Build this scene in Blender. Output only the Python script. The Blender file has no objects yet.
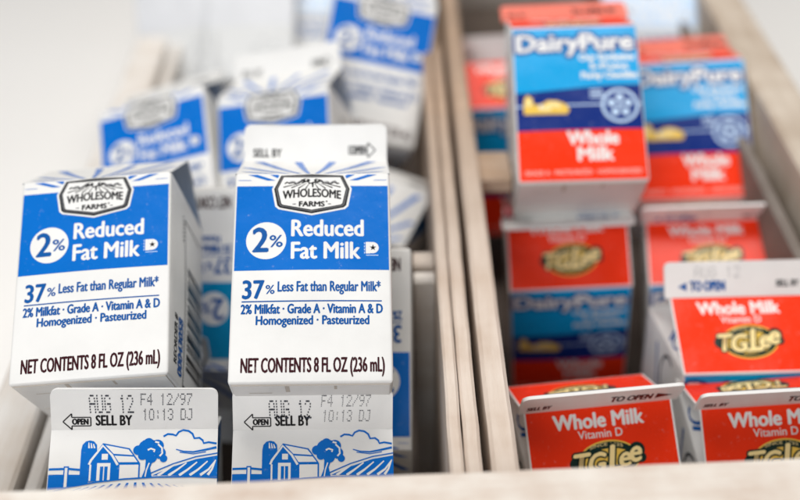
import bpy, bmesh, math, random
from mathutils import Vector, Matrix
from mathutils.geometry import tessellate_polygon

random.seed(4)
SC = bpy.context.scene
COL = SC.collection
MM = 0.001
W = 57.0            # carton width and depth, mm
H = W / 2
RISE = 20.0         # gable rise
FIN = 15.0          # sealed fin height
SLOPE = math.hypot(RISE, H)


# ------------------------------------------------------------------ materials
def lin(c):
    return tuple((v / 12.92 if v <= 0.04045 else ((v + 0.055) / 1.055) ** 2.4) for v in c)


def rgb(r, g, b):
    return lin((r / 255, g / 255, b / 255)) + (1,)


def board_mat(name, col, rough=0.36, coat=0.06, var=0.08, bump=0.2):
    """printed, thinly coated paperboard"""
    m = bpy.data.materials.new(name)
    m.use_nodes = True
    nt = m.node_tree
    N, L = nt.nodes, nt.links
    b = N['Principled BSDF']
    tc = N.new('ShaderNodeTexCoord')
    n1 = N.new('ShaderNodeTexNoise')
    n1.inputs['Scale'].default_value = 55
    n1.inputs['Detail'].default_value = 4
    oi = N.new('ShaderNodeObjectInfo')
    sh = N.new('ShaderNodeVectorMath')
    sh.operation = 'ADD'
    L.new(tc.outputs['Object'], sh.inputs[0])
    L.new(oi.outputs['Random'], sh.inputs[1])
    L.new(sh.outputs[0], n1.inputs['Vector'])
    mix = N.new('ShaderNodeMix')
    mix.data_type = 'RGBA'
    mix.inputs[6].default_value = tuple(v * (1 - var) for v in col[:3]) + (1,)
    mix.inputs[7].default_value = tuple(min(1, v * (1 + var)) for v in col[:3]) + (1,)
    L.new(n1.outputs['Fac'], mix.inputs[0])
    nw = N.new('ShaderNodeTexNoise')
    nw.inputs['Scale'].default_value = 420
    nw.inputs['Detail'].default_value = 8
    nw.inputs['Roughness'].default_value = .75
    L.new(sh.outputs[0], nw.inputs['Vector'])
    wr = N.new('ShaderNodeMapRange')
    wr.inputs['From Min'].default_value = .60
    wr.inputs['From Max'].default_value = .74
    wr.inputs['To Max'].default_value = .30 if 'ink' in name else .16
    L.new(nw.outputs['Fac'], wr.inputs['Value'])
    mw = N.new('ShaderNodeMix')
    mw.data_type = 'RGBA'
    L.new(wr.outputs[0], mw.inputs[0])
    L.new(mix.outputs[2], mw.inputs[6])
    mw.inputs[7].default_value = (.72, .70, .66, 1) if 'ink' in name else (.60, .57, .52, 1)
    L.new(mw.outputs[2], b.inputs['Base Color'])
    mr = N.new('ShaderNodeMapRange')
    if 'ink' in name:
        rough = .25
    mr.inputs['To Min'].default_value = rough - .06
    mr.inputs['To Max'].default_value = rough + .1
    L.new(n1.outputs['Fac'], mr.inputs['Value'])
    L.new(mr.outputs[0], b.inputs['Roughness'])
    b.inputs['Specular IOR Level'].default_value = .3 if 'paperboard' in name else .24
    b.inputs['Coat Weight'].default_value = coat if 'paperboard' in name else 0
    b.inputs['Coat Roughness'].default_value = .22
    n2 = N.new('ShaderNodeTexNoise')
    n2.inputs['Scale'].default_value = 130
    n2.inputs['Detail'].default_value = 3
    L.new(sh.outputs[0], n2.inputs['Vector'])
    bp = N.new('ShaderNodeBump')
    bp.inputs['Strength'].default_value = bump
    bp.inputs['Distance'].default_value = .001
    L.new(n2.outputs['Fac'], bp.inputs['Height'])
    n3 = N.new('ShaderNodeTexNoise')
    n3.inputs['Scale'].default_value = 26
    n3.inputs['Detail'].default_value = 1
    L.new(sh.outputs[0], n3.inputs['Vector'])
    b2 = N.new('ShaderNodeBump')
    b2.inputs['Strength'].default_value = .55
    b2.inputs['Distance'].default_value = .004
    L.new(n3.outputs['Fac'], b2.inputs['Height'])
    L.new(bp.outputs[0], b2.inputs['Normal'])
    L.new(b2.outputs[0], b.inputs['Normal'])
    return m


M = {
    'white': board_mat('white_paperboard', (.80, .795, .775, 1)),
    'seam': board_mat('cut_paper_edge', (.55, .50, .44, 1), rough=.7, coat=0),
    'blue': board_mat('blue_ink', rgb(0, 106, 196)),
    'txtblue': board_mat('dark_blue_ink', rgb(16, 86, 158)),
    'grey': board_mat('grey_ink', rgb(120, 122, 126)),
    'black': board_mat('black_ink', rgb(24, 24, 27)),
    'brown': board_mat('brown_black_ink', rgb(58, 22, 28)),
    'sideblue': board_mat('gable_blue_ink', rgb(60, 115, 170)),
    'red': board_mat('red_ink', rgb(242, 52, 8)),
    'salmon': board_mat('salmon_pink', rgb(240, 130, 112)),  # fin colour of the two lying red cartons
    'pink': board_mat('pale_pink_ink', rgb(245, 190, 180)),
    'sky': board_mat('sky_blue_ink', rgb(0, 160, 222)),
    'navy': board_mat('navy_ink', rgb(0, 40, 122)),
    'outline': board_mat('outline_blue_ink', rgb(8, 66, 140)),
    'pale': board_mat('pale_blue_ink', rgb(190, 214, 240)),
    'yellow': board_mat('yellow_ink', rgb(236, 196, 84)),
    'cream': board_mat('cream_ink', rgb(250, 226, 160)),
    'green': board_mat('dark_green_ink', rgb(14, 44, 38)),
    'teal': board_mat('teal_ink', rgb(10, 140, 190)),
    'stamp': board_mat('stamp_ink', rgb(52, 56, 66)),
    'mist': board_mat('mist_grey_ink', rgb(206, 208, 212)),
    'lilac': board_mat('dull_white_paperboard', (.62, .63, .63, 1)),
}


def wood_mat(name, paint, bare, amount=.5, far_tones=None):
    m = bpy.data.materials.new(name)
    m.use_nodes = True
    nt = m.node_tree
    N, L = nt.nodes, nt.links
    b = N['Principled BSDF']
    tc = N.new('ShaderNodeTexCoord')
    mp = N.new('ShaderNodeMapping')
    mp.inputs['Scale'].default_value = (90, 9, 90)
    L.new(tc.outputs['Object'], mp.inputs['Vector'])
    n1 = N.new('ShaderNodeTexNoise')
    n1.inputs['Scale'].default_value = 1.0
    n1.inputs['Detail'].default_value = 8
    n1.inputs['Roughness'].default_value = .7
    L.new(mp.outputs[0], n1.inputs['Vector'])
    n2 = N.new('ShaderNodeTexNoise')
    n2.inputs['Scale'].default_value = 38
    n2.inputs['Detail'].default_value = 6
    L.new(tc.outputs['Object'], n2.inputs['Vector'])
    add = N.new('ShaderNodeMath')
    add.operation = 'ADD'
    L.new(n1.outputs['Fac'], add.inputs[0])
    L.new(n2.outputs['Fac'], add.inputs[1])
    r = N.new('ShaderNodeValToRGB')
    r.color_ramp.elements[0].position = amount - .14
    r.color_ramp.elements[0].color = bare
    r.color_ramp.elements[1].position = amount + .14
    r.color_ramp.elements[1].color = paint
    half = N.new('ShaderNodeMath')
    half.operation = 'MULTIPLY'
    half.inputs[1].default_value = .5
    L.new(add.outputs[0], half.inputs[0])
    L.new(half.outputs[0], r.inputs[0])
    L.new(r.outputs[0], b.inputs['Base Color'])
    if far_tones:
        # a second, tanner colour pair takes over towards the far end of the board
        r2 = N.new('ShaderNodeValToRGB')
        r2.color_ramp.elements[0].position = .36
        r2.color_ramp.elements[0].color = far_tones[1]
        r2.color_ramp.elements[1].position = .62
        r2.color_ramp.elements[1].color = far_tones[0]
        L.new(half.outputs[0], r2.inputs[0])
        sp = N.new('ShaderNodeSeparateXYZ')
        L.new(tc.outputs['Object'], sp.inputs[0])
        mr = N.new('ShaderNodeMapRange')
        mr.inputs['From Min'].default_value = far_tones[2]
        mr.inputs['From Max'].default_value = far_tones[3]
        L.new(sp.outputs['Y'], mr.inputs['Value'])
        jit = N.new('ShaderNodeMath')
        jit.operation = 'MULTIPLY_ADD'
        L.new(n2.outputs['Fac'], jit.inputs[0])
        jit.inputs[1].default_value = .8
        jit.inputs[2].default_value = -.4
        ad = N.new('ShaderNodeMath')
        ad.operation = 'ADD'
        ad.use_clamp = True
        L.new(mr.outputs[0], ad.inputs[0])
        L.new(jit.outputs[0], ad.inputs[1])
        mx = N.new('ShaderNodeMix')
        mx.data_type = 'RGBA'
        L.new(ad.outputs[0], mx.inputs[0])
        L.new(r.outputs[0], mx.inputs[6])
        L.new(r2.outputs[0], mx.inputs[7])
        L.new(mx.outputs[2], b.inputs['Base Color'])
    b.inputs['Roughness'].default_value = .72
    bp = N.new('ShaderNodeBump')
    bp.inputs['Strength'].default_value = .5
    bp.inputs['Distance'].default_value = .002
    L.new(n1.outputs['Fac'], bp.inputs['Height'])
    L.new(bp.outputs[0], b.inputs['Normal'])
    return m


WOOD = wood_mat('whitewashed_wood', (.72, .645, .575, 1), (.47, .35, .26, 1), .45)
WOOD_PALE = wood_mat('overexposed_wood', (.80, .77, .73, 1), (.66, .58, .50, 1), .46)  # whitewashed wood made paler: overexposure put into the colour
WOOD_DIV = wood_mat('tan_end_wood', (.75, .66, .58, 1), (.52, .40, .31, 1), .44, far_tones=((.50, .36, .26, 1), (.30, .20, .13, 1), -.26, -.08))
WOOD_RIM = wood_mat('beige_rim_wood', (.62, .54, .45, 1), (.40, .31, .23, 1), .47)
WOOD_INNER = wood_mat('shaded_floor_wood', (.13, .10, .08, 1), (.07, .05, .04, 1), .5)  # shade inside the bins put into the floor's dark colour
WOOD_TAN = wood_mat('worn_tan_wood', (.60, .46, .35, 1), (.38, .25, .16, 1), .5)
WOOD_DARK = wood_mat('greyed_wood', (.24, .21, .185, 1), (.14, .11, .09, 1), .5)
WOOD_FRONT = wood_mat('flaking_whitewash', (.78, .735, .67, 1), (.50, .36, .27, 1), .455)


# ------------------------------------------------------------------ mesh helpers
class MB:
    """collects faces with materials and links them as ONE mesh object"""

    def __init__(self):
        self.v, self.f, self.m, self.s = [], [], [], []
        self.mats = []

    def mi(self, mat):
        if mat not in self.mats:
            self.mats.append(mat)
        return self.mats.index(mat)

    def face(self, pts, mat, smooth=False):
        i = len(self.v)
        self.v += [tuple(p) for p in pts]
        self.f.append(tuple(range(i, i + len(pts))))
        self.m.append(self.mi(mat))
        self.s.append(smooth)

    def grid(self, rows, mat, closed=False, smooth=True):
        i = len(self.v)
        n = len(rows[0])
        for r in rows:
            self.v += [tuple(p) for p in r]
        k = self.mi(mat)
        for a in range(len(rows) - 1):
            for b in range(n if closed else n - 1):
                c = (b + 1) % n
                self.f.append((i + a * n + b, i + a * n + c, i + (a + 1) * n + c, i + (a + 1) * n + b))
                self.m.append(k)
                self.s.append(smooth)

    def mesh(self, name):
        me = bpy.data.meshes.new(name)
        me.from_pydata([(x * MM, y * MM, z * MM) for x, y, z in self.v], [], self.f)
        for mt in self.mats:
            me.materials.append(M[mt] if isinstance(mt, str) else mt)
        me.polygons.foreach_set('material_index', self.m)
        me.polygons.foreach_set('use_smooth', self.s)
        me.update()
        return me


# a glyph store: the built-in font turned into flat triangles once per string
_cache = {}


def glyphs(text, embolden=0.0, shear=0.0):
    key = (text, embolden, shear)
    if key not in _cache:
        cu = bpy.data.curves.new('lettering', 'FONT')
        cu.body = text
        cu.size = 1
        cu.offset = embolden
        cu.shear = shear
        cu.resolution_u = 3
        o = bpy.data.objects.new('lettering', cu)
        me = bpy.data.meshes.new_from_object(o)
        V = [(v.co.x, v.co.y) for v in me.vertices]
        F = [tuple(p.vertices) for p in me.polygons]
        bpy.data.objects.remove(o)
        bpy.data.curves.remove(cu)
        bpy.data.meshes.remove(me)
        _cache[key] = (V, F)
    return _cache[key]


_hv = glyphs('H')[0]
CAP = max(p[1] for p in _hv) - min(p[1] for p in _hv)


class Print:
    """flat artwork in millimetres; layers stack outwards; emitted onto a curved face by a mapping"""

    def __init__(self):
        self.items = []          # (verts2d, faces, mat, layer, big)

    def poly(self, pts, mat, layer=0, big=True):
        t = tessellate_polygon([[Vector((x, y, 0)) for x, y in pts]])
        F = []
        for a, b, c in t:
            (x0, y0), (x1, y1), (x2, y2) = pts[a], pts[b], pts[c]
            ar = (x1 - x0) * (y2 - y0) - (x2 - x0) * (y1 - y0)
            if abs(ar) < 1e-9:
                continue
            F.append((a, b, c) if ar > 0 else (a, c, b))
        self.items.append((list(pts), F, mat, layer, big))

    def rect(self, x0, y0, x1, y1, mat, layer=0, big=True):
        self.poly([(x0, y0), (x1, y0), (x1, y1), (x0, y1)], mat, layer, big)

    def disc(self, cx, cy, rx, mat, layer=0, ry=None, n=40, rot=0):
        ry = ry or rx
        c, s = math.cos(rot), math.sin(rot)
        P = []
        for k in range(n):
            a = 2 * math.pi * k / n
            x, y = rx * math.cos(a), ry * math.sin(a)
            P.append((cx + x * c - y * s, cy + x * s + y * c))
        self.poly(P, mat, layer)

    def stroke(self, pts, w, mat, layer=0, taper=None):
        n = len(pts)
        Lp, Rp = [], []
        for i, (x, y) in enumerate(pts):
            a = pts[max(0, i - 1)]
            b = pts[min(n - 1, i + 1)]
            dx, dy = b[0] - a[0], b[1] - a[1]
            d = math.hypot(dx, dy) or 1
            ww = (w if taper is None else w + (taper - w) * i / (n - 1)) / 2
            Lp.append((x - dy / d * ww, y + dx / d * ww))
            Rp.append((x + dy / d * ww, y - dx / d * ww))
        V = Lp + Rp
        F = []
        for i in range(n - 1):
            F.append((n + i, n + i + 1, i + 1, i))
        self.items.append((V, F, mat, layer, False))

    def text(self, s, x, y, width, cap, mat, layer=1, bold=0.0, strike=0.0, shear=0.0, arc=0.0, rot=0, slant=0.0, anchor='l'):
        V, F = glyphs(s, 0.0, shear)
        strike = strike + 1.7 * bold * cap / CAP
        x0 = min(p[0] for p in V)
        x1 = max(p[0] for p in V)
        sx = width / (x1 - x0)
        sy = cap / CAP
        k = strike / 2
        strikes = [(0, 0, 0)] if strike < .05 else [(-k, 0, 0), (k, 0, .003), (0, k * .7, .006), (0, -k * .7, .009)]
        for dx, dy, dl in strikes:
            P = []
            for px, py in V:
                u = (px - x0) * sx + dx
                v = py * sy + dy
                if arc:
                    t = u / width * 2 - 1
                    v += arc * (1 - t * t)
                v += slant * u
                if rot:
                    c, q = math.cos(rot), math.sin(rot)
                    u, v = u * c - v * q, u * q + v * c
                P.append((x + u, y + v))
            self.items.append((P, F, mat, layer + dl * 25, False))

    def emit(self, mb, fmap, base=.05, step=.035, cell=5.0):
        for V, F, mat, layer, big in self.items:
            if big:
                bm = bmesh.new()
                vs = [bm.verts.new((x, y, 0)) for x, y in V]
                for f in F:
                    try:
                        bm.faces.new([vs[i] for i in f])
                    except ValueError:
                        pass
                xs = [p[0] for p in V]
                ys = [p[1] for p in V]
                for ax, lo, hi in ((0, min(xs), max(xs)), (1, min(ys), max(ys))):
                    k = math.floor(lo / cell) + 1
                    while k * cell < hi - 1e-4:
                        co = [0, 0, 0]
                        co[ax] = k * cell
                        no = [0, 0, 0]
                        no[ax] = 1
                        bmesh.ops.bisect_plane(bm, geom=bm.verts[:] + bm.edges[:] + bm.faces[:], plane_co=co, plane_no=no, dist=1e-5)
                        k += 1
                bm.verts.index_update()
                V = [(v.co.x, v.co.y) for v in bm.verts]
                F = [tuple(v.index for v in f.verts) for f in bm.faces]
                bm.free()
            o = base + step * layer
            i = len(mb.v)
            mb.v += [tuple(fmap(x, y, o)) for x, y in V]
            k = mb.mi(mat)
            for f in F:
                mb.f.append(tuple(i + a for a in f))
                mb.m.append(k)
                mb.s.append(True)


# classic 5x7 dot-matrix characters for the date stamp
DOTS = {
    'A': '01110 10001 10001 11111 10001 10001 10001', 'U': '10001 10001 10001 10001 10001 10001 01110',
    'G': '01110 10001 10000 10111 10001 10001 01110', '1': '00100 01100 00100 00100 00100 00100 00100',
    '2': '01110 10001 00001 00010 00100 01000 11111', 'F': '11111 10000 10000 11110 10000 10000 10000',
    '4': '00010 00110 01010 10010 11111 00010 00010', '/': '00001 00001 00010 00100 01000 10000 10000',
    '9': '01110 10001 10001 01111 00001 00010 01100', '7': '11111 00001 00010 00100 00100 01000 01000',
    '0': '01110 10001 10001 10001 10001 10001 01110', ':': '00000 00100 00100 00000 00100 00100 00000',
    '3': '01110 10001 00001 00110 00001 10001 01110', 'D': '11110 10001 10001 10001 10001 10001 11110',
    'J': '00111 00001 00001 00001 00001 10001 01110', ' ': '00000 ' * 7,
}


def stamp(pr, s, x, y, width, height, mat, r=.17, layer=3, shear=.0):
    n = len(s)
    cw = width / (n * 6 - 1)
    ch = height / 6
    for i, c in enumerate(s):
        rows = DOTS[c].split()
        for a in range(7):
            for b in range(5):
                if rows[a][b] == '1':
                    py = (6 - a) * ch
                    px = x + (i * 6 + b) * cw + shear * py + random.uniform(-.05, .05)
                    P = [(px + r * 1.15 * math.cos(k * math.pi / 3), y + py + r * 1.9 * math.sin(k * math.pi / 3)) for k in range(6)]
                    pr.items.append((P, [(0, 1, 2, 3, 4, 5)], mat, layer, False))


# ------------------------------------------------------------------ the carton's shape
def bulge(u, v, Hb, amp):
    return amp * max(0, math.sin(math.pi * min(1, max(0, u / W)))) * max(0, math.sin(math.pi * min(1, max(0, v / Hb)))) ** .8


def face_map(side, Hb, amp):
    """(u, v, out) on a body wall -> local xyz; side 0 front, 1 right, 2 back, 3 left"""
    a = side * math.pi / 2
    c, s = round(math.cos(a)), round(math.sin(a))

    def f(u, v, o):
        x, y = u - H, -H - bulge(u, v, Hb, amp) - o
        return (x * c - y * s, x * s + y * c, v)
    return f


def roof_map(side, Hb):
    """(u, w, out), w measured down from the ridge -> local xyz"""
    sg = 1 if side == 0 else -1
    ny, nz = -RISE / SLOPE, H / SLOPE
    ny, nz = -RISE / SLOPE, H / SLOPE

    def f(u, w, o):
        t = w / SLOPE
        sag = -0.5 * math.sin(math.pi * min(1, max(0, u / W))) * math.sin(math.pi * min(1, max(0, t)))
        o = o + sag
        x = u - H
        y = -H * t + ny * o
        z = Hb + RISE * (1 - t) + nz * o
        return (x * sg, y * sg, z)
    return f


def fin_map(side, th):
    def f(u, v, o):
        if side == 0:
            return (u - H, -th / 2 - o, v)
        return (H - u, th / 2 + o, v)
    return f


def flip_y(pr):
    """roof artwork is drawn with w downwards; turn its winding"""
    q = Print()
    q.items = [(V, [tuple(reversed(f)) for f in F], m, l, b) for V, F, m, l, b in pr.items]
    return q


def body_shell(mb, Hb, amp, mat='white'):
    r = 1.1
    rows = []
    zs = [0.0, .35, 1.0] + [Hb * k / 14 for k in range(1, 14)] + [Hb - .6, Hb]
    for z in zs:
        inset = .8 if z == 0 else (.25 if z < .5 else 0)
        ring = []
        for side in range(4):
            a = side * math.pi / 2
            c, s = round(math.cos(a)), round(math.sin(a))
            P = []
            for k in range(13):
                u = r + (W - 2 * r) * k / 12
                P.append((u - H, -H - bulge(u, z, Hb, amp) + inset))
            for k in range(1, 4):
                t = -math.pi / 2 + k * math.pi / 8
                P.append((H - r + r * math.cos(t) - inset * k / 4, -H + r + r * math.sin(t) + inset * (1 - k / 4)))
            for x, y in P:
                ring.append((x * c - y * s, x * s + y * c, z))
        rows.append(ring)
    mb.grid(rows, mat, closed=True)
    mb.face(list(reversed(rows[0])), mat)


def bottom_flaps(mb, mat='white'):
    # the folded and glued base: overlapping flaps with a slit between them
    def slab(x0, y0, x1, y1, z0, z1):
        q = [(x0, y0), (x1, y0), (x1, y1), (x0, y1)]
        mb.face([(x, y, z0) for x, y in reversed(q)], mat)
        for i in range(4):
            a, b = q[i], q[(i + 1) % 4]
            mb.face([(a[0], a[1], z0), (b[0], b[1], z0), (b[0], b[1], z1), (a[0], a[1], z1)], 'seam')
    slab(-H + 1.2, -H + 1.6, H - 1.2, 1.0, -.45, .1)
    slab(-H + 3.0, 2.0, H - 3.0, H - 1.6, -.40, .1)
    for x0, y0, x1, y1 in ((-9, -H + 2, -7.5, -19), (8, -H + 2, 9.0, -22), (-22, -18, -14, -17.4)):
        mb.face([(x0, y1, -.5), (x1, y1, -.5), (x1, y0, -.5), (x0, y0, -.5)], 'seam')


def roof_shell(mb, Hb, mats, infold='sideblue', gable='white'):
    for side, mat in ((0, mats[0]), (1, mats[1])):
        f = roof_map(side, Hb)
        rows = [[f(W * k / 12, SLOPE * (1 - j / 8), 0) for k in range(13)] for j in range(9)]
        mb.grid(rows, mat)
        rows = [[f(W * k / 12, SLOPE * (1 - j / 8), -.5) for k in range(12, -1, -1)] for j in range(9)]
        mb.grid(rows, 'white')
        # the cut edges at both ends
        for u in (0, W):
            q = [f(u, SLOPE * (1 - j / 8), 0) for j in range(9)]
            p = [f(u, SLOPE * (1 - j / 8), -.5) for j in range(9)]
            mb.grid([q, p] if u else [p, q], 'white')
    for sx in (-1, 1):
        A, B = (sx * H, -H, Hb), (sx * H, H, Hb)
        Rr = (sx * H, 0, Hb + RISE)
        Cc = (sx * (H - 15), 0, Hb + RISE - 3.0)
        tri = [[A, B, Cc], [A, Cc, Rr], [Cc, B, Rr]]
        for i, t in enumerate(tri):
            if sx < 0:
                t = list(reversed(t))
            mb.face(t, infold if i == 0 else gable)


def fin_shell(mb, mat, th=1.3, edge='white'):
    r = 2.6
    P = [(0, 0), (W, 0)]
    for k in range(7):
        a = k * math.pi / 12
        P.append((W - r + r * math.cos(a), FIN - r + r * math.sin(a)))
    for k in range(7):
        a = math.pi / 2 + k * math.pi / 12
        P.append((r + r * math.cos(a), FIN - r + r * math.sin(a)))
    f0, f1 = fin_map(0, th), fin_map(1, th)
    # slightly wavy: pressed by hand
    wav = lambda x: .35 * math.sin(x / W * 5.3)
    pr = Print()
    pr.poly(P, mat, 0)
    pr.emit(mb, lambda u, v, o: (u - H, -th / 2 + wav(u) * v / FIN, v), cell=4)
    pr2 = Print()
    pr2.poly([(W - x, y) for x, y in P], mat, 0)
    pr2.emit(mb, lambda u, v, o: (H - u, th / 2 + wav(W - u) * v / FIN, v), cell=4)
    n = len(P)
    for i in range(n):
        a, b = P[i], P[(i + 1) % n]
        ya, yb = wav(a[0]) * a[1] / FIN, wav(b[0]) * b[1] / FIN
        mb.face([(a[0] - H, -th / 2 + ya, a[1]), (a[0] - H, th / 2 + ya, a[1]), (b[0] - H, th / 2 + yb, b[1]), (b[0] - H, -th / 2 + yb, b[1])][::-1], edge)
    return wav


def fin_print_map(side, th, wav):
    if side == 0:
        return lambda u, v, o: (u - H, -th / 2 + wav(u) * v / FIN - o, v)
    return lambda u, v, o: (H - u, th / 2 + wav(W - u) * v / FIN + o, v)


# ------------------------------------------------------------------ blue carton artwork
HB_BLUE = 80.0


def blue_panel(main='blue'):
    p = Print()
    p.rect(.8, 41.5, 56.2, 74.9, main, 0)
    p.disc(12.0, 53.0, 7.25, 'white', 1)
    p.text('2', 7.3, 48.7, 5.3, 9.2, 'txtblue', 2, bold=.012, strike=.45)
    p.text('%', 13.3, 50.5, 4.6, 4.5, 'txtblue', 2, bold=.008, strike=.18)
    p.text('Reduced', 21.2, 54.7, 25.8, 6.3, 'white', 1, bold=.012, strike=.34)
    p.text('Fat Milk', 21.2, 45.9, 24.6, 6.3, 'white', 1, bold=.012, strike=.34)
    # the small D emblem with a star
    p.rect(47.9, 47.8, 49.4, 52.3, 'white', 1, False)
    P = [(49.2, 47.9), (50.2, 47.9)] + [(50.4 + 2.2 * math.cos(a), 50.1 + 2.2 * math.sin(a)) for a in [(-80 + 20 * k) * math.pi / 180 for k in range(9)]] + [(49.2, 52.3)]
    p.poly(P, 'white', 1, False)
    S = []
    for k in range(10):
        a = math.pi / 2 + k * math.pi / 5
        q = 1.25 if k % 2 == 0 else .5
        S.append((50.5 + q * math.cos(a), 50.1 + q * math.sin(a)))
    p.poly(S, 'black', 2, False)
    p.rect(48.0, 47.0, 52.4, 47.3, 'pale', 1, False)
    for k in range(4):
        p.rect(47.3, 47.8 + k * 1.2, 47.6, 48.5 + k * 1.2, 'pale', 1, False)
    p.text('37', 4.2, 30.9, 7.4, 6.7, 'txtblue', 1, bold=.012, strike=.35)
    p.text('%', 12.3, 32.6, 3.1, 3.2, 'txtblue', 1, bold=.006, strike=.12)
    p.text('Less Fat than Regular Milk*', 16.6, 33.4, 36.4, 3.7, 'txtblue', 1, bold=.018, strike=.12)
    p.rect(3.9, 29.5, 53.4, 29.95, 'txtblue', 1)
    p.text('2% Milkfat \u00b7 Grade A \u00b7 Vitamin A & D', 3.8, 25.2, 49.8, 3.4, 'txtblue', 1, bold=.02, strike=.16)
    p.text('Homogenized \u00b7 Pasteurized', 9.2, 21.1, 39.6, 3.2, 'txtblue', 1, bold=.02, strike=.16)
    p.text('NET CONTENTS 8 FL OZ (236 mL)', 4.4, 3.9, 49.6, 5.1, 'brown', 1, bold=.015, strike=.14)
    # the sun rays that run down from the roof
    for a, w0, w1 in RAYS:
        ray(p, a, w0, w1, panel=True)
    return p


# rays fan out from a point under the badge: (angle from vertical, start width, end width)
RAYS = [(-78, .7, 2.0), (-71, .7, 2.4), (-62, .8, 2.8), (-48, .8, 2.8), (-30, .8, 2.8), (-10, .8, 2.6), (10, .8, 2.6), (30, .8, 2.8), (48, .8, 2.8), (62, .8, 2.8), (71, .7, 2.4), (78, .7, 2.0)]


def ray(p, ang, w0, w1, panel):
    """unfolded sheet: y = 80 is the fold, above it the roof runs to 80 + SLOPE"""
    t = math.tan(math.radians(ang))
    cx, cy = 28.5, 72.0
    lo, hi = (77.2, 79.6) if panel else (80.3, 80 + SLOPE - 4)

    def at(y):
        return cx + t * (y - cy), w0 + (w1 - w0) * (y - cy) / 30
    # clip sideways to the sheet
    ys = [y for y in [lo + (hi - lo) * k / 12 for k in range(13)] if 2.2 < at(y)[0] < 54.8]
    if len(ys) < 2:
        return
    k = 1 / math.cos(math.radians(ang))
    V = [(at(y)[0] - at(y)[1] * k / 2, y) for y in ys] + [(at(y)[0] + at(y)[1] * k / 2, y) for y in ys]
    n = len(ys)
    F = [(i, n + i, n + i + 1, i + 1) for i in range(n - 1)]
    if not panel:
        V = [(x, SLOPE - (y - 80)) for x, y in V]
        F = [tuple(reversed(f)) for f in F]
    p.items.append((V, F, 'blue', 1, False))


def badge():
    p = Print()
    c = 28.3

    def shape(g):
        return [(c - 13.9 - g, 73.6), (c - 12.6 - g, 66.9 - g * .5), (c - 11.6 - g * .7, 66.0 - g * .8), (c, 63.6 - g), (c + 11.6 + g * .7, 66.0 - g * .8), (c + 12.6 + g, 66.9 - g * .5), (c + 13.9 + g, 73.6), (c + 11.4 + g * .7, 79.2 + g * .55), (c, 79.75 + min(g, .2)), (c - 11.4 - g * .7, 79.2 + g * .55)]
    p.poly(shape(.75), 'white', 2)
    p.poly(shape(0), 'black', 3)
    p.poly(shape(-.75), 'grey', 4)
    p.poly(shape(-1.0), 'black', 5)
    p.poly(shape(-1.45), 'white', 6)
    L = 7
    p.text('WHOLESOME', c - 10.6, 69.4, 21.2, 3.3, 'black', L, bold=.012, strike=.22, arc=.9)
    p.text('FARMS', c - 4.6, 66.4, 9.2, 2.0, 'black', L, bold=.012, strike=.28)
    p.rect(c - 7.0, 67.2, c - 5.8, 67.5, 'black', L, False)
    p.rect(c + 5.9, 67.2, c + 7.0, 67.5, 'black', L, False)
    p.disc(c + 5.4, 68.4, .35, 'black', L, n=8)
    # furrows and the tree line
    for k, (x0, x1) in enumerate([(-10.5, -4.5), (-7.6, -3.2), (-5.0, -2.1), (-2.4, -1.0), (2.4, 1.0), (5.0, 2.1), (7.6, 3.2), (10.5, 4.5)]):
        p.stroke([(c + x1, 75.9), (c + x0, 74.4 - .25 * (4 - abs(k - 3.5)))], .16, 'black', L, taper=.5)
    p.stroke([(c + .2, 76.3), (c + .3, 74.2)], .9, 'black', L, taper=.5)
    pts = [(c - 10 + k * 20 / 24, 76.3 + .35 * math.sin(k * 2.1) + .3 * math.sin(k * .9) - .012 * (k - 12) ** 2 / 3) for k in range(25)]
    p.stroke(pts, .55, 'black', L)
    p.stroke([(x, y + .55) for x, y in pts[2:9]], .28, 'grey', L)
    p.stroke([(x, y + .55) for x, y in pts[16:24]], .28, 'grey', L)
    for dx, r in ((-2.6, 1.0), (-1.5, .8), (1.6, .9), (2.7, .6), (-3.6, .55)):
        p.disc(c + dx, 77.1, r, 'black', L, ry=r * .8, n=10)
    p.disc(c - 2.2, 77.3, .35, 'white', L + 1, n=6)
    p.disc(c + 1.9, 77.2, .3, 'white', L + 1, n=6)
    return p


def barcode_side():
    p = Print()
    # frame around the bar code
    p.rect(21.6, 2.0, 22.5, 70, 'black', 1)
    p.rect(21.6, 1.2, 55.5, 2.2, 'black', 1)
    p.rect(21.6, 69.2, 50, 70, 'black', 1)
    y = 9.0
    widths = [1.6, .7, 2.4, .8, 1.1, 3.0, .7, 1.9, .8, 2.6, 1.0, 1.5, .7, 2.8, 1.2, .8, 1.9]
    for k, w in enumerate(widths):
        p.rect(26, y, 53, y + w, 'black', 1)
        y += w + [1.0, .8, 1.6, .7][k % 4]
    p.text('REORDER #', 11.5, 7.0, 19, 4.0, 'black', 1, bold=.012, strike=.2, rot=math.pi / 2)
    p.text('00043058', 19.4, 4.0, 22, 6.2, 'txtblue', 1, bold=.012, strike=.5, rot=math.pi / 2)
    for k in range(7):
        p.stroke([(18.3, 59.5 + k * 1.7), (20.2, 59.9 + k * 1.7), (20.6, 60.6 + k * 1.7)], .5, 'black', 1)
    return p


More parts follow.
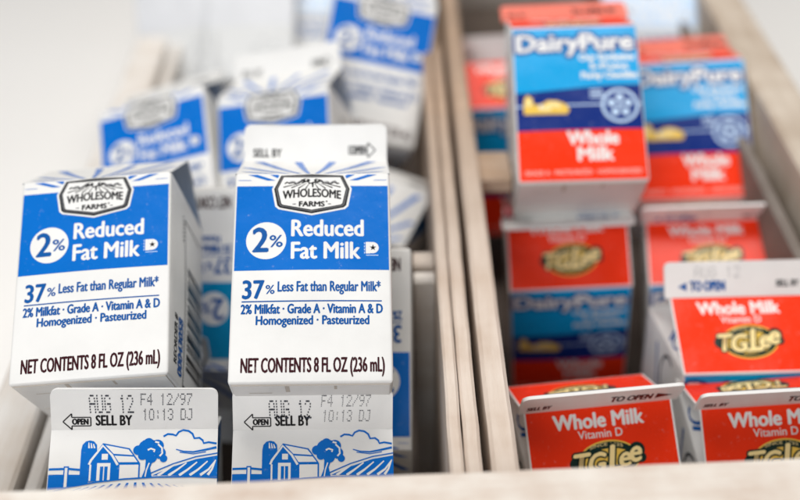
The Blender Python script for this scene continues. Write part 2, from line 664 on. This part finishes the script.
def farm_scene():
    """drawn from a sketch grid (X right, Y down), mapped to u across the roof and w down from the ridge"""
    p = Print()

    def q(X, Y):
        return ((X / 4.167 - 8) / 2.79, (Y / 4.167 - 47) / 2.85)

    def poly(pts, mat, layer):
        p.poly([q(*a) for a in pts], mat, layer)

    def st(pts, w, mat, layer=2, taper=None):
        p.stroke([q(*a) for a in pts], w / 11.7, mat, layer, taper / 11.7 if taper else None)
    B, Wh = 'blue', 'white'

    def circ(X, Y, r, mat, layer, n=18, ry=None):
        ry = ry or r
        poly([(X + r * math.cos(2 * math.pi * k / n), Y + ry * math.sin(2 * math.pi * k / n)) for k in range(n)], mat, layer)
    # clouds
    st([(478, 236), (495, 226), (515, 228), (528, 233), (538, 218), (556, 210), (578, 214), (594, 226), (602, 245), (622, 243), (636, 254), (640, 266), (660, 262), (692, 268)], 8, B)
    st([(530, 290), (560, 299), (600, 302), (650, 293), (692, 284)], 4, B, taper=10)
    st([(545, 302), (600, 310), (650, 302)], 4, B)
    # hills to the right, ploughed
    poly([(440, 396), (520, 362), (610, 332), (697, 318), (697, 405), (560, 400)], B, 1)
    for k in range(6):
        x = 470 + k * 42
        st([(min(690, x + 62), max(336, 350 - k * 3)), (min(676, x + 25), 375), (min(660, x - 8), 398)], 5, Wh, 2, taper=11)
    st([(400, 402), (450, 380), (520, 350), (610, 322), (697, 308)], 5, B, 3)
    # fence
    poly([(36, 402), (190, 398), (190, 432), (120, 440), (36, 452)], B, 1)
    st([(36, 368), (110, 366), (188, 374)], 9, B)
    st([(36, 398), (110, 394), (188, 400)], 14, B)
    st([(36, 384), (188, 386)], 9, Wh, 2)
    for x in (103,):
        poly([(x - 10, 356), (x + 10, 356), (x + 12, 440), (x - 10, 443)], B, 3)
        poly([(x - 5, 362), (x + 5, 362), (x + 6, 440), (x - 5, 441)], Wh, 4)
    # silo
    poly([(156, 290), (160, 268), (172, 254), (188, 250), (204, 254), (216, 268), (218, 290), (216, 400), (156, 400)], B, 3)
    for k in range(3):
        st([(184 + k * 9, 258 + k * 3), (186 + k * 11, 282)], 3, Wh, 4, taper=7)
    # barn
    poly([(190, 420), (190, 338), (240, 262), (346, 284), (390, 346), (390, 410)], B, 5)
    poly([(250, 270), (342, 289), (360, 312), (284, 306)], Wh, 6)
    poly([(288, 314), (364, 319), (380, 341), (306, 341)], Wh, 6)
    poly([(310, 352), (384, 352), (384, 404), (310, 410)], Wh, 6)
    st([(190, 350), (197, 332), (240, 272), (278, 312), (302, 352)], 9, Wh, 6)
    st([(196, 350), (196, 416)], 7, Wh, 6)
    poly([(222, 344), (274, 344), (274, 414), (222, 416)], Wh, 6)
    poly([(234, 358), (264, 358), (264, 414), (234, 416)], B, 7)
    st([(249, 358), (249, 415)], 4, Wh, 8)
    poly([(238, 306), (262, 306), (262, 330), (238, 330)], Wh, 6)
    # tree
    for X, Y, r in ((420, 288, 42), (380, 292, 20), (455, 275, 26), (466, 305, 24), (482, 328, 15), (432, 322, 24), (398, 315, 18), (420, 262, 20)):
        circ(X, Y, r, B, 4 + .02 * (X % 7))
    poly([(412, 330), (440, 335), (430, 365), (438, 402), (398, 404), (410, 372)], B, 4.3)
    st([(426, 345), (416, 375), (412, 402)], 5, Wh, 6)
    for a in ([(418, 292), (430, 286), (446, 292), (442, 300)], [(458, 268), (474, 284), (476, 306), (466, 318)], [(446, 258), (462, 262)]):
        st(a, 7, Wh, 6)
    # near field: rows run down towards the viewer
    st([(36, 462), (120, 440), (220, 422), (330, 410), (450, 404), (600, 404), (697, 410)], 6, B, 9)
    poly([(36, 464), (120, 442), (220, 424), (330, 412), (450, 406), (600, 406), (697, 412), (697, 600), (36, 600)], Wh, 2.4)
    for k in range(-9, 10):
        x0, x1 = 375 + k * 30, 375 + k * 105
        y0 = 424 + abs(k) ** 1.35 * 1.4
        n = 6
        P = []
        for j in range(n + 1):
            t = j / n
            P.append((x0 + (x1 - x0) * t, y0 + (600 - y0) * t, 9 + 42 * t))
        P = [a for a in P if 42 < a[0] < 690]
        if len(P) > 1:
            poly([(a[0] - a[2] / 2, a[1]) for a in P] + [(a[0] + a[2] / 2, a[1]) for a in reversed(P)], B, 3)
    return p


def blue_fin_front():
    p = Print()
    p.text('SELL BY', 3.6, 1.6, 11.2, 3.3, 'black', 1, bold=.01, strike=.14)
    arrow(p, 41.8, 1.5, 10.6, 1)
    return p


def arrow(p, x, y, w, sg):
    """outlined arrow with OPEN inside, pointing right (sg 1) or left (-1)"""
    def X(t):
        return x + t if sg > 0 else x + w - t
    body = [(0, 1.2), (w - 3, 1.2), (w - 3, -.2), (w, 2.8), (w - 3, 5.8), (w - 3, 4.4), (0, 4.4)]
    pts = [(X(a), y + b) for a, b in body]
    for i in range(len(pts)):
        a, b = pts[i], pts[(i + 1) % len(pts)]
        p.stroke([a, b], .42, 'black', 1 + i * .05)
    x0 = x + .8 if sg > 0 else x + 3.2
    p.text('OPEN', x0, y + 1.75, w - 4.1, 2.1, 'black', 1, bold=.012, strike=.3)


def blue_fin_back(dated=True, squash=1.0, dx=0.0):
    p = Print()
    arrow(p, 4.0, .1, 9.4, -1)
    p.text('SELL BY', 15.2, 1.5, 12.2, 3.7, 'black', 1, bold=.012, strike=.24)
    if dated:
        stamp(p, 'AUG 12', 13.4 + dx, 5.6 * squash, 15.0, 6.2, 'stamp', r=.21, shear=-.05)
        k = 1 if squash < 1 else 0
        stamp(p, 'F4 12/97', 30.6 + k * .9, 9.4 - k * .6, 17.6, 3.9, 'stamp', r=.15 - .02 * k, shear=.02 + .06 * k)
        stamp(p, '10:13 DJ', 31.2 + k * .7, 3.6 - k * .5, 17.0, 3.9, 'stamp', r=.15 - .02 * k, shear=.02 + .06 * k)
    return p


# ------------------------------------------------------------------ red carton artwork
HB_RED = 76.0


def red_panel():
    p = Print()
    p.rect(.7, .7, 56.3, 24.6, 'red', 0)
    p.poly([(.7, 24.4), (56.3, 24.4), (56.3, 45.8), (42, 45.6), (24, 44.2), (10, 43.4), (.7, 43.0)], 'navy', 1)
    p.rect(.7, 42.6, 56.3, 75.3, 'sky', 0)
    # brand name with a dark outline that follows the letters
    for a in range(12):
        t = a * math.pi / 6
        p.text('DairyPure', 2.4 + 1.25 * math.cos(t), 63.6 + 1.25 * math.sin(t), 52, 8.2, 'outline', 1 + a * .02, bold=.02, strike=.9)
    p.text('DairyPure', 2.4, 63.6, 52, 8.2, 'white', 3, bold=.016, strike=.7)
    for k, (s, x, w) in enumerate((('Our Exclusive', 30.0, 24.5), ('5-Point', 34.5, 17), ('Purity Checklist', 30.5, 25))):
        p.text(s, x, 58.2 - k * 4.5, w, 3.1, 'white', 2, bold=.016, strike=.35)
    # the little farm picture and its ground line
    p.rect(.7, 36.0, 56.3, 36.7, 'pale', 2)
    p.poly([(4, 32.5), (4, 36), (4.4, 40), (6, 42), (8, 40.2), (8.6, 37), (12, 37.2), (15, 39), (19, 38.6), (23, 36.6), (24.2, 34), (23, 32)], 'yellow', 3)
    p.poly([(5.0, 38), (6.2, 41.2), (7.6, 38.4), (7.4, 36.6), (5.2, 36.4)], 'cream', 4)
    p.poly([(10, 34.4), (13, 36.4), (16, 38.0), (19.4, 37.6), (21, 35.6), (15, 33.8)], 'cream', 4)
    p.disc(17.5, 34.2, 1.6, 'yellow', 5, n=10)
    p.disc(11.6, 36.0, .9, 'white', 5, n=10)
    for k in range(3):
        p.rect(33.6, 39.6 + k * 1.6, 40.2 - k * .6, 40.4 + k * 1.6, 'pale', 2)
    p.text('Whole', 22.6, 17.4, 22.2, 6.2, 'white', 2, bold=.016, strike=.5)
    p.text('Milk', 26.8, 9.8, 15.4, 6.2, 'white', 2, bold=.016, strike=.5)
    p.text('GRADE A \u00b7 PASTEURIZED \u00b7 HOMOGENIZED', 3.0, 3.4, 51, 2.2, 'pink', 2, bold=.01)
    return p


def wheel():
    p = Print()
    c = (46.6, 35.6)
    p.disc(c[0], c[1], 8.3, 'pale', 4)
    p.disc(c[0], c[1], 7.0, 'outline', 5)
    p.disc(c[0], c[1], 6.4, 'navy', 6)
    for k in range(5):
        a = math.pi / 2 + k * 2 * math.pi / 5
        p.disc(c[0] + 3.9 * math.cos(a), c[1] + 3.9 * math.sin(a), 1.75, 'pale', 7, n=18)
        p.stroke([(c[0], c[1]), (c[0] + 3 * math.cos(a), c[1] + 3 * math.sin(a))], .5, 'pale', 6.5)
    p.disc(c[0], c[1], 1.0, 'pale', 7, n=14)
    return p


def red_roof():
    """w is measured downwards; text is mirrored into that frame afterwards"""
    p = Print()
    p.rect(.7, -SLOPE + .5, 56.3, -.4, 'red', 0)
    p.text('Whole Milk', 10.8, -8.2, 34.4, 5.4, 'white', 1, bold=.014, strike=.42)
    p.text('Vitamin D', 19.6, -12.2, 17.0, 3.0, 'white', 1, bold=.0, strike=.08)
    return p


def oval_logo():
    p = Print()
    c = (29.0, -21.0)
    p.disc(c[0] + 1, c[1], 11.8, 'yellow', 2, ry=7.6, rot=.06)
    p.disc(c[0] + 1, c[1], 11.2, 'green', 3, ry=7.0, rot=.06)
    p.disc(c[0] + 1, c[1] - .5, 9.6, 'yellow', 4, ry=5.0, rot=.06)
    p.text('SINCE 1925', c[0] - 5.6, c[1] + 4.6, 12.6, 1.1, 'cream', 4, arc=1.0)
    p.disc(c[0] - 11.2, c[1] - .2, 2.7, 'green', 2.5, n=20)
    p.disc(c[0] + 12.2, c[1] + 3.0, 3.0, 'green', 2.5, n=20)
    p.disc(c[0] + 13.4, c[1] + .2, 2.0, 'green', 2.6, n=20)
    parts = (('T', -12.0, -4.0, 6.2, 7.2), ('G', -6.6, -4.4, 6.6, 7.4), ('.', -.6, -4.3, 1.3, 6), ('L', 0.9, -4.2, 4.8, 9.6), ('e', 5.2, -2.7, 4.2, 7.4), ('e', 9.4, -1.2, 4.2, 7.8))
    for a in range(8):
        t = a * math.pi / 4
        for s, x, y, w, h in parts:
            p.text(s, c[0] + x + .62 * math.cos(t), c[1] + y + .62 * math.sin(t), w, h, 'green', 5 + a * .02, bold=.02, strike=.5, shear=.22, slant=.05)
    for s, x, y, w, h in parts:
        p.text(s, c[0] + x, c[1] + y, w, h, 'cream', 7, bold=.014, strike=.5, shear=.22, slant=.05)
    return p


def red_fin(side):
    p = Print()
    if side == 0:
        p.text('SELL BY', 2.6, 3.2, 8.6, 3.0, 'black', 1, bold=.012, strike=.25, shear=.15)
        p.text('TO OPEN', 32.0, 4.0, 14.6, 5.2, 'black', 1, bold=.014, strike=.3)
        p.poly([(48, 4.1), (54, 6.4), (48, 9.2)], 'black', 1, False)
    else:
        p.poly([(8.6, 2.8), (5.2, 4.6), (8.6, 6.4)], 'txtblue', 1, False)
        p.text('TO OPEN', 10.0, 2.8, 13.6, 4.0, 'txtblue', 1, bold=.014, strike=.4)
        p.text('SELL BY', 44.0, 4.0, 9.0, 2.6, 'black', 1, bold=.012, strike=.2)
        stamp(p, 'AUG 12', 12, 8.4, 18, 4.2, 'grey', r=.14)
    return p


def red_side():
    p = Print()
    # big hand-stamped letters on the white side wall
    p.stroke([(20, 70), (27, 50)], 2.2, 'txtblue', 1, taper=1.4)
    p.stroke([(38 + 9 * math.cos(a), 62 + 10 * math.sin(a)) for a in [math.radians(60 + 12 * k) for k in range(21)]], 1.4, 'stamp', 1)
    p.disc(28, 46.5, 1.3, 'stamp', 1, n=12)
    for k in range(9):
        p.rect(12, 10 + k * 3.4, 40 - (k * 7) % 12, 11.0 + k * 3.4, 'grey', 1, False)
    return p


def red_gable_mark(mb, Hb):
    """large dark letter strokes printed on the gable's folded wall"""
    for sx in (-1, 1):
        A, B = Vector((sx * H, -H, Hb)), Vector((sx * H, H, Hb))
        Cc = Vector((sx * (H - 15), 0, Hb + RISE - 3.0))
        up = Cc - Vector((sx * H, 0, Hb))
        nrm = Vector((sx * abs(up.z), 0, 15)).normalized()

        def pt(s, t):
            b = Vector((sx * H, (s * 2 - 1) * H, Hb)) + up * t
            return b + nrm * .15

        def line(P, w):
            pr = Print()
            pr.stroke(P, w, 'txtblue', 0)
            for V, F, m, l, b in pr.items:
                for f in F:
                    q = [pt(*V[i]) for i in f]
                    mb.face(q if sx < 0 else q[::-1], 'txtblue')
                    mb.face(q[::-1] if sx < 0 else q, 'txtblue') if False else None
        line([(.42, .62), (.56, .08)], .035)
        line([(.66 + .1 * math.cos(a), .3 + .22 * math.sin(a)) for a in [math.radians(50 + 26 * k) for k in range(11)]], .03)


# ------------------------------------------------------------------ meshes built once, shared by every copy
def make_meshes_blue(tag, main='blue', paper='white', plain=False):
    out = {}
    Hb, amp = HB_BLUE, .9
    b = MB()
    body_shell(b, Hb, amp, paper)
    bottom_flaps(b, paper)
    blue_panel(main).emit(b, face_map(0, Hb, amp))
    back = Print()
    back.rect(.8, 41.5, 56.2, 74.9, main, 0)
    for k in range(8):
        back.rect(6, 34 - k * 3.6, 50 - (k * 11) % 17, 35 - k * 3.6, 'grey', 1, False)
    back.emit(b, face_map(2, Hb, amp))
    barcode_side().emit(b, face_map(1, Hb, amp))
    left = Print()
    left.rect(5, 8, 52, 60, 'stamp', 0)
    left.rect(5.5, 8.5, 51.5, 59.5, 'white', 1)
    for k in range(11):
        left.rect(8, 12 + k * 4.1, 48 - (k * 9) % 14, 13.2 + k * 4.1, 'stamp', 2, False)
    left.emit(b, face_map(3, Hb, amp))
    out['body'] = b.mesh(tag + '_body')
    g = MB()
    badge().emit(g, face_map(0, Hb, amp))
    out['badge'] = g.mesh(tag + '_badge')
    r = MB()
    roof_shell(r, Hb, (paper, paper))
    fr = Print()
    for a, w0, w1 in RAYS:
        ray(fr, a, w0, w1, panel=False)
    flip = fr
    flip_y(flip).emit(r, lambda u, w, o: roof_map(0, Hb)(u, w, o))
    flip_y(farm_scene()).emit(r, roof_map(1, Hb))
    out['roof'] = r.mesh(tag + '_roof')
    for dated in (True, False):
        for k, (dx, sq) in enumerate(((0, 1.15), (-.2, .8))):
            if not dated and k:
                continue
            f = MB()
            wav = fin_shell(f, paper)
            blue_fin_front().emit(f, fin_print_map(0, 1.3, wav))
            blue_fin_back(dated, sq, dx).emit(f, fin_print_map(1, 1.3, wav))
            out['fin' + ('_dated%d' % k if dated else '')] = f.mesh(tag + '_fin')
    return out


def make_meshes_red(tag):
    out = {}
    Hb, amp = HB_RED, .9
    b = MB()
    body_shell(b, Hb, amp)
    bottom_flaps(b, 'white')
    for side in (0, 2):
        red_panel().emit(b, face_map(side, Hb, amp))
    for side in (1, 3):
        red_side().emit(b, face_map(side, Hb, amp))
    out['body'] = b.mesh(tag + '_body')
    for side in (0, 2):
        g = MB()
        wheel().emit(g, face_map(side, Hb, amp))
        out['wheel%d' % side] = g.mesh(tag + '_wheel')
    r = MB()
    roof_shell(r, Hb, ('white', 'white'), infold='white')
    for side in (0, 1):
        f = roof_map(side, Hb)
        red_roof().emit(r, lambda u, v, o, f=f: f(u, -v, o))
    red_gable_mark(r, Hb)
    out['roof'] = r.mesh(tag + '_roof')
    for side in (0, 1):
        lg = MB()
        f = roof_map(side, Hb)
        oval_logo().emit(lg, lambda u, v, o, f=f: f(u, -v, o))
        out['logo%d' % side] = lg.mesh(tag + '_logo')
    for nm, mat in (('fin', 'white'), ('fin_salmon', 'salmon')):
        f = MB()
        wav = fin_shell(f, mat, edge='white' if mat == 'white' else 'salmon')
        for side in (0, 1):
            red_fin(side).emit(f, fin_print_map(side, 1.3, wav))
        out[nm] = f.mesh(tag + '_fin')
    return out


BLUE = make_meshes_blue('blue_carton')
TEAL = make_meshes_blue('teal_carton', main='teal')
PALE = make_meshes_blue('pale_carton', main='pale', paper='lilac')
GREY = make_meshes_blue('grey_carton', main='mist', paper='lilac')
RED = make_meshes_red('red_carton')


def part(name, me, parent, loc=(0, 0, 0), rx=0):
    o = bpy.data.objects.new(name, me)
    COL.objects.link(o)
    o.parent = parent
    o.location = loc
    o.rotation_euler = (rx, 0, 0)
    return o


def carton(kind, label, loc, rot, phi=0, group=None, fin='fin', half_turn=False):
    """an Empty at the carton's base; half_turn shows its back to the camera"""
    t = bpy.data.objects.new('milk_carton', None)
    t.empty_display_size = .02
    COL.objects.link(t)
    t.location = loc
    R = Matrix.Rotation(math.radians(rot[2]), 3, 'Z') @ Matrix.Rotation(math.radians(rot[1]), 3, 'Y') @ Matrix.Rotation(math.radians(rot[0]), 3, 'X')
    if half_turn:
        R = R @ Matrix.Rotation(math.pi, 3, 'Z')
        phi = -phi
    t.rotation_euler = R.to_euler()
    t['label'] = label
    t['category'] = 'milk carton'
    if group:
        t['group'] = group
    red = kind is RED
    Hb = HB_RED if red else HB_BLUE
    b = part('carton_body', kind['body'], t)
    r = part('gable_roof', kind['roof'], t)
    f = part('sealed_fin', kind[fin], t, (0, 0, (Hb + RISE - .4) * MM), -math.radians(phi))
    if red:
        f.scale.x = 1.07      # the pressed fin splays a little wider than the roof
    if red:
        for k in (0, 2):
            part('wheel_emblem', kind['wheel%d' % k], b)
        for k in (0, 1):
            part('oval_emblem', kind['logo%d' % k], r)
    else:
        part('brand_badge', kind['badge'], b)
    return t


G_UP = 'blue and white cartons lying on the pile'
G_LOW = 'cartons standing in the front row'
G_RED = 'red cartons in the right bin'

# left bin, upper layer
carton(BLUE, 'sharp white and blue carton at far left showing its bar code side', (-.1102, .3033, .0652), (-59.9, -3.1, 1.2), 112, G_UP)
carton(BLUE, 'sharp white and blue carton facing straight out with its SELL BY fin raised', (-.0331, .2948, .0696), (-58.7, 2.2, 1.2), -12, G_UP)
carton(BLUE, 'blurred blue carton tilted left behind the far left sharp carton', (-.1074, .4448, .0228), (-59, -15, .2), 40, G_UP)
carton(BLUE, 'blurred blue carton directly behind the raised SELL BY fin of the sharp middle carton', (-.0525, .4428, .0234), (-49.1, -9.9, -5.9), 0, G_UP)
carton(BLUE, 'blurred blue carton tilted right against the wooden divider at the top', (-.0228, .5275, .0351), (-47, 13.5, -2.1), 0, G_UP)
carton(TEAL, 'teal banded carton upside down in the gap between the two sharp cartons', (-.0897, .434, .0707), (38.4, 172.1, -11.9), 0, G_UP)
carton(BLUE, 'upside down blue carton peeking out right of the sharp middle carton', (-.0241, .3805, .0731), (42.5, 180.9, -.7), 0, G_UP)
carton(BLUE, 'mostly hidden carton with blue roof rays between the sharp middle carton and the divider', (-.0226, .470, -.052), (-11, 3.8, -28), 100, G_UP)
carton(GREY, 'pale grey blurred carton farthest back in the left bin', (-.0928, .6367, .0054), (-61.6, .3, .4), 0, G_UP, half_turn=True)
carton(GREY, 'blurred white carton leaning on the left crate wall beside the pale grey one', (-.134, .655, -.004), (-56, -5, 6), 70, G_UP, half_turn=True)
carton(PALE, 'pale blue blurred carton behind the one tilted right at the top', (-.050, .668, .0), (-60, 4, -2), 0, G_UP)
# left bin, front row, seen from the back: farm picture and date stamp
carton(BLUE, 'front row carton with blue farm picture below the far left sharp carton', (-.1037, .2688, -.021), (-4, 5.9, 4.5), 15.5, G_LOW, 'fin_dated0', True)
carton(BLUE, 'front row carton with blue farm picture below the sharp middle carton', (-.0374, .2754, -.0299), (-4, 2.8, 1.6), 20.7, G_LOW, 'fin_dated1', True)
# right bin
carton(RED, 'red front row carton with bent TO OPEN fin next to the wooden divider', (.0718, .3120, -.0352), (7, .0, 6), -18, G_RED)
carton(RED, 'red front row carton cut off by the right edge of the photo', (.1429, .3185, -.0372), (10, -1.8, 1.5), -16, G_RED)
carton(RED, 'red carton with a wide white upright fin behind the front row at right', (.1384, .341, -.0314), (-11.2, 1.6, 2), 26, G_RED, half_turn=True)
carton(RED, 'shaded upright red and blue carton with its fin folded flat under the top carton', (.0856, .4439, -.0374), (9.1, -3.8, -2.5), -64, G_RED)
carton(RED, 'large blue and red carton lying topmost with a salmon fin and its base showing', (.0818, .4209, .069), (-54.5, -1.4, -1.7), 33, G_RED, 'fin_salmon')
carton(RED, 'second blue and red carton lying behind the topmost one beside the right wall', (.152, .4711, .0239), (-54.6, -5, -5.8), 31, G_RED, 'fin_salmon')
carton(RED, 'red carton half hidden behind the wide white fin and below the second lying carton', (.1546, .4123, -.0444), (-12.6, -6.4, -7.6), -40, G_RED, half_turn=True)
carton(RED, 'blurred red topped carton behind the topmost red carton near the divider', (.0701, .5509, -.028), (-14, -5.4, -5), 0, G_RED)
carton(PALE, 'bluish white blurred carton farthest back in the right bin', (.1528, .5934, .0177), (-56, -2.9, -7.7), 0, G_RED)


# ------------------------------------------------------------------ the wooden crate
crate = bpy.data.objects.new('wooden_crate', None)
COL.objects.link(crate)
crate.location = (.035, .45, -.066)
crate['label'] = 'whitewashed wooden crate with two bins split by slim double boards'
crate['category'] = 'crate'


def board(name, x0, x1, y0, y1, z0, z1, mat, yaw=0, along='y', label=None):
    """a sawn board with eased, slightly uneven edges; mesh axis y is the grain"""
    L = (y1 - y0) if along == 'y' else (x1 - x0)
    A = (x1 - x0) if along == 'y' else (y1 - y0)
    Z = z1 - z0
    n = max(4, int(L / .012))
    bv = min(.0014, A * .2, Z * .2)
    sec = [(-A / 2 + bv, -Z / 2), (A / 2 - bv, -Z / 2), (A / 2, -Z / 2 + bv), (A / 2, Z / 2 - bv), (A / 2 - bv, Z / 2), (-A / 2 + bv, Z / 2), (-A / 2, Z / 2 - bv), (-A / 2, -Z / 2 + bv)]
    V, F = [], []
    for i in range(n + 1):
        t = -L / 2 + L * i / n
        jx, jz = random.uniform(-.00012, .00012), random.uniform(-.00015, .00015)
        for k, (a, z) in enumerate(sec):
            V.append((a + jx, t, z + jz * (1 if z > 0 else 0)))
    for i in range(n):
        for k in range(8):
            a, b = i * 8 + k, i * 8 + (k + 1) % 8
            F.append((a, b, b + 8, a + 8))
    F.append(tuple(reversed(range(8))))
    F.append(tuple(n * 8 + k for k in range(8)))
    me = bpy.data.meshes.new(name)
    me.from_pydata(V, [], [f[::-1] for f in F])
    me.materials.append(mat)
    bm = bmesh.new()
    bm.from_mesh(me)
    bmesh.ops.recalc_face_normals(bm, faces=bm.faces)
    bm.to_mesh(me)
    bm.free()
    o = bpy.data.objects.new(name, me)
    COL.objects.link(o)
    o.parent = crate
    o.location = Vector(((x0 + x1) / 2, (y0 + y1) / 2, (z0 + z1) / 2)) - crate.location
    o.rotation_euler.z = math.radians(yaw) + (math.pi / 2 if along == 'x' else 0)
    if label:
        o['label'] = label
    return o


FL = -.0560
Y0, Y1 = .232, .92
board('front_board', -.215, .26, .207, .2305, -.066, .1035, WOOD_FRONT, yaw=1.3, along='x', label='rough flaking white front board')
board('back_board', -.168, .206, Y1 + .001, Y1 + .014, -.066, .04, WOOD_PALE, along='x')
board('side_board', -.1680, -.1480, Y0, Y1, -.066, .0400, WOOD_PALE)
board('side_liner', -.1448, -.1386, Y0, Y1, FL, .0375, WOOD_PALE)
board('side_board', .1815, .2040, Y0, Y1, -.066, .0850, WOOD_RIM)
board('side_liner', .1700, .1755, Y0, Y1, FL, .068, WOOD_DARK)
board('divider_board', .0145, .0192, Y0, Y1, FL, .085, WOOD_DIV)
board('divider_board', .0198, .0254, Y0, Y1, FL, .084, WOOD_DIV)
board('divider_board', .0282, .0372, Y0, Y1, FL, .085, WOOD_DIV)
board('cross_board', .0055, .0142, .366, .373, FL, .0700, WOOD_PALE, along='x')
board('cross_board', .0055, .0142, .377, .387, FL, .0700, WOOD, along='x')
board('cross_board', .0377, .0520, .428, .452, .071, .0800, WOOD_TAN, along='x')
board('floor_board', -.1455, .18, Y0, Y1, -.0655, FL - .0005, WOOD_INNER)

# ------------------------------------------------------------------ the white surface everything stands on
tm = bpy.data.materials.new('white_tabletop')
tm.use_nodes = True
nt = tm.node_tree
b = nt.nodes['Principled BSDF']
b.inputs['Roughness'].default_value = .5
n = nt.nodes.new('ShaderNodeTexNoise')
n.inputs['Scale'].default_value = 7
n.inputs['Detail'].default_value = 5
r = nt.nodes.new('ShaderNodeValToRGB')
r.color_ramp.elements[0].color = (.87, .855, .83, 1)
r.color_ramp.elements[1].color = (.91, .90, .88, 1)
tc = nt.nodes.new('ShaderNodeTexCoord')
nt.links.new(tc.outputs['Object'], n.inputs['Vector'])
nt.links.new(n.outputs['Fac'], r.inputs[0])
nt.links.new(r.outputs[0], b.inputs['Base Color'])
me = bpy.data.meshes.new('tabletop')
s = 2.2
me.from_pydata([(-s, -s, 0), (s, -s, 0), (s, s, 0), (-s, s, 0), (-s, -s, -.03), (s, -s, -.03), (s, s, -.03), (-s, s, -.03)], [],
               [(0, 1, 2, 3), (7, 6, 5, 4), (0, 4, 5, 1), (1, 5, 6, 2), (2, 6, 7, 3), (3, 7, 4, 0)])
me.materials.append(tm)
table = bpy.data.objects.new('tabletop_surface', me)
COL.objects.link(table)
table.location = (0, .6, -.0665)
table['kind'] = 'structure'
table['label'] = 'plain bright white surface under the wooden crate'
table['category'] = 'table top'

# ------------------------------------------------------------------ light
w = bpy.data.worlds.new('World')
SC.world = w
w.use_nodes = True
w.node_tree.nodes['Background'].inputs[0].default_value = (.95, .97, 1.0, 1)
w.node_tree.nodes['Background'].inputs[1].default_value = .24


def area(name, loc, target, size, power, col):
    l = bpy.data.lights.new(name, 'AREA')
    l.shape = 'RECTANGLE'
    l.size, l.size_y = size
    l.energy = power
    l.color = col
    o = bpy.data.objects.new(name, l)
    COL.objects.link(o)
    o.location = loc
    o.rotation_euler = (Vector(target) - Vector(loc)).to_track_quat('-Z', 'Y').to_euler()
    return o


area('ceiling_softbox', (.08, .72, 1.25), (0, .4, .05), (1.0, .7), 17, (1, .965, .92))
area('front_fill', (-.45, -.65, .85), (0, .32, .05), (.8, .6), 12.5, (.97, .98, 1))  # added fill lamp, brightens the camera side of the cartons

# ------------------------------------------------------------------ camera
TH, ROLL = math.radians(36.6), math.radians(1.4)
fwd = Vector((0, math.cos(TH), -math.sin(TH)))
rt = Vector((1, 0, 0))
up = rt.cross(fwd)
c, q = math.cos(ROLL), math.sin(ROLL)
r2, u2 = c * rt - q * up, q * rt + c * up
cd = bpy.data.cameras.new('camera')
cam = bpy.data.objects.new('camera', cd)
COL.objects.link(cam)
cam.matrix_world = Matrix((
    (r2.x, u2.x, -fwd.x, 0), (r2.y, u2.y, -fwd.y, 0), (r2.z, u2.z, -fwd.z, .358), (0, 0, 0, 1)))
cd.sensor_width = 36
cd.lens = 50
cd.clip_start = .01
cd.clip_end = 50
cd.dof.use_dof = True
cd.dof.focus_distance = .390
cd.dof.aperture_fstop = 4.0
cd.dof.aperture_blades = 9
SC.camera = cam
SC.view_settings.view_transform = 'Standard'
SC.view_settings.look = 'None'
SC.view_settings.exposure = -.27
SC.view_settings.gamma = 1
SC.cycles.use_denoising = True
SC.cycles.max_bounces = 6
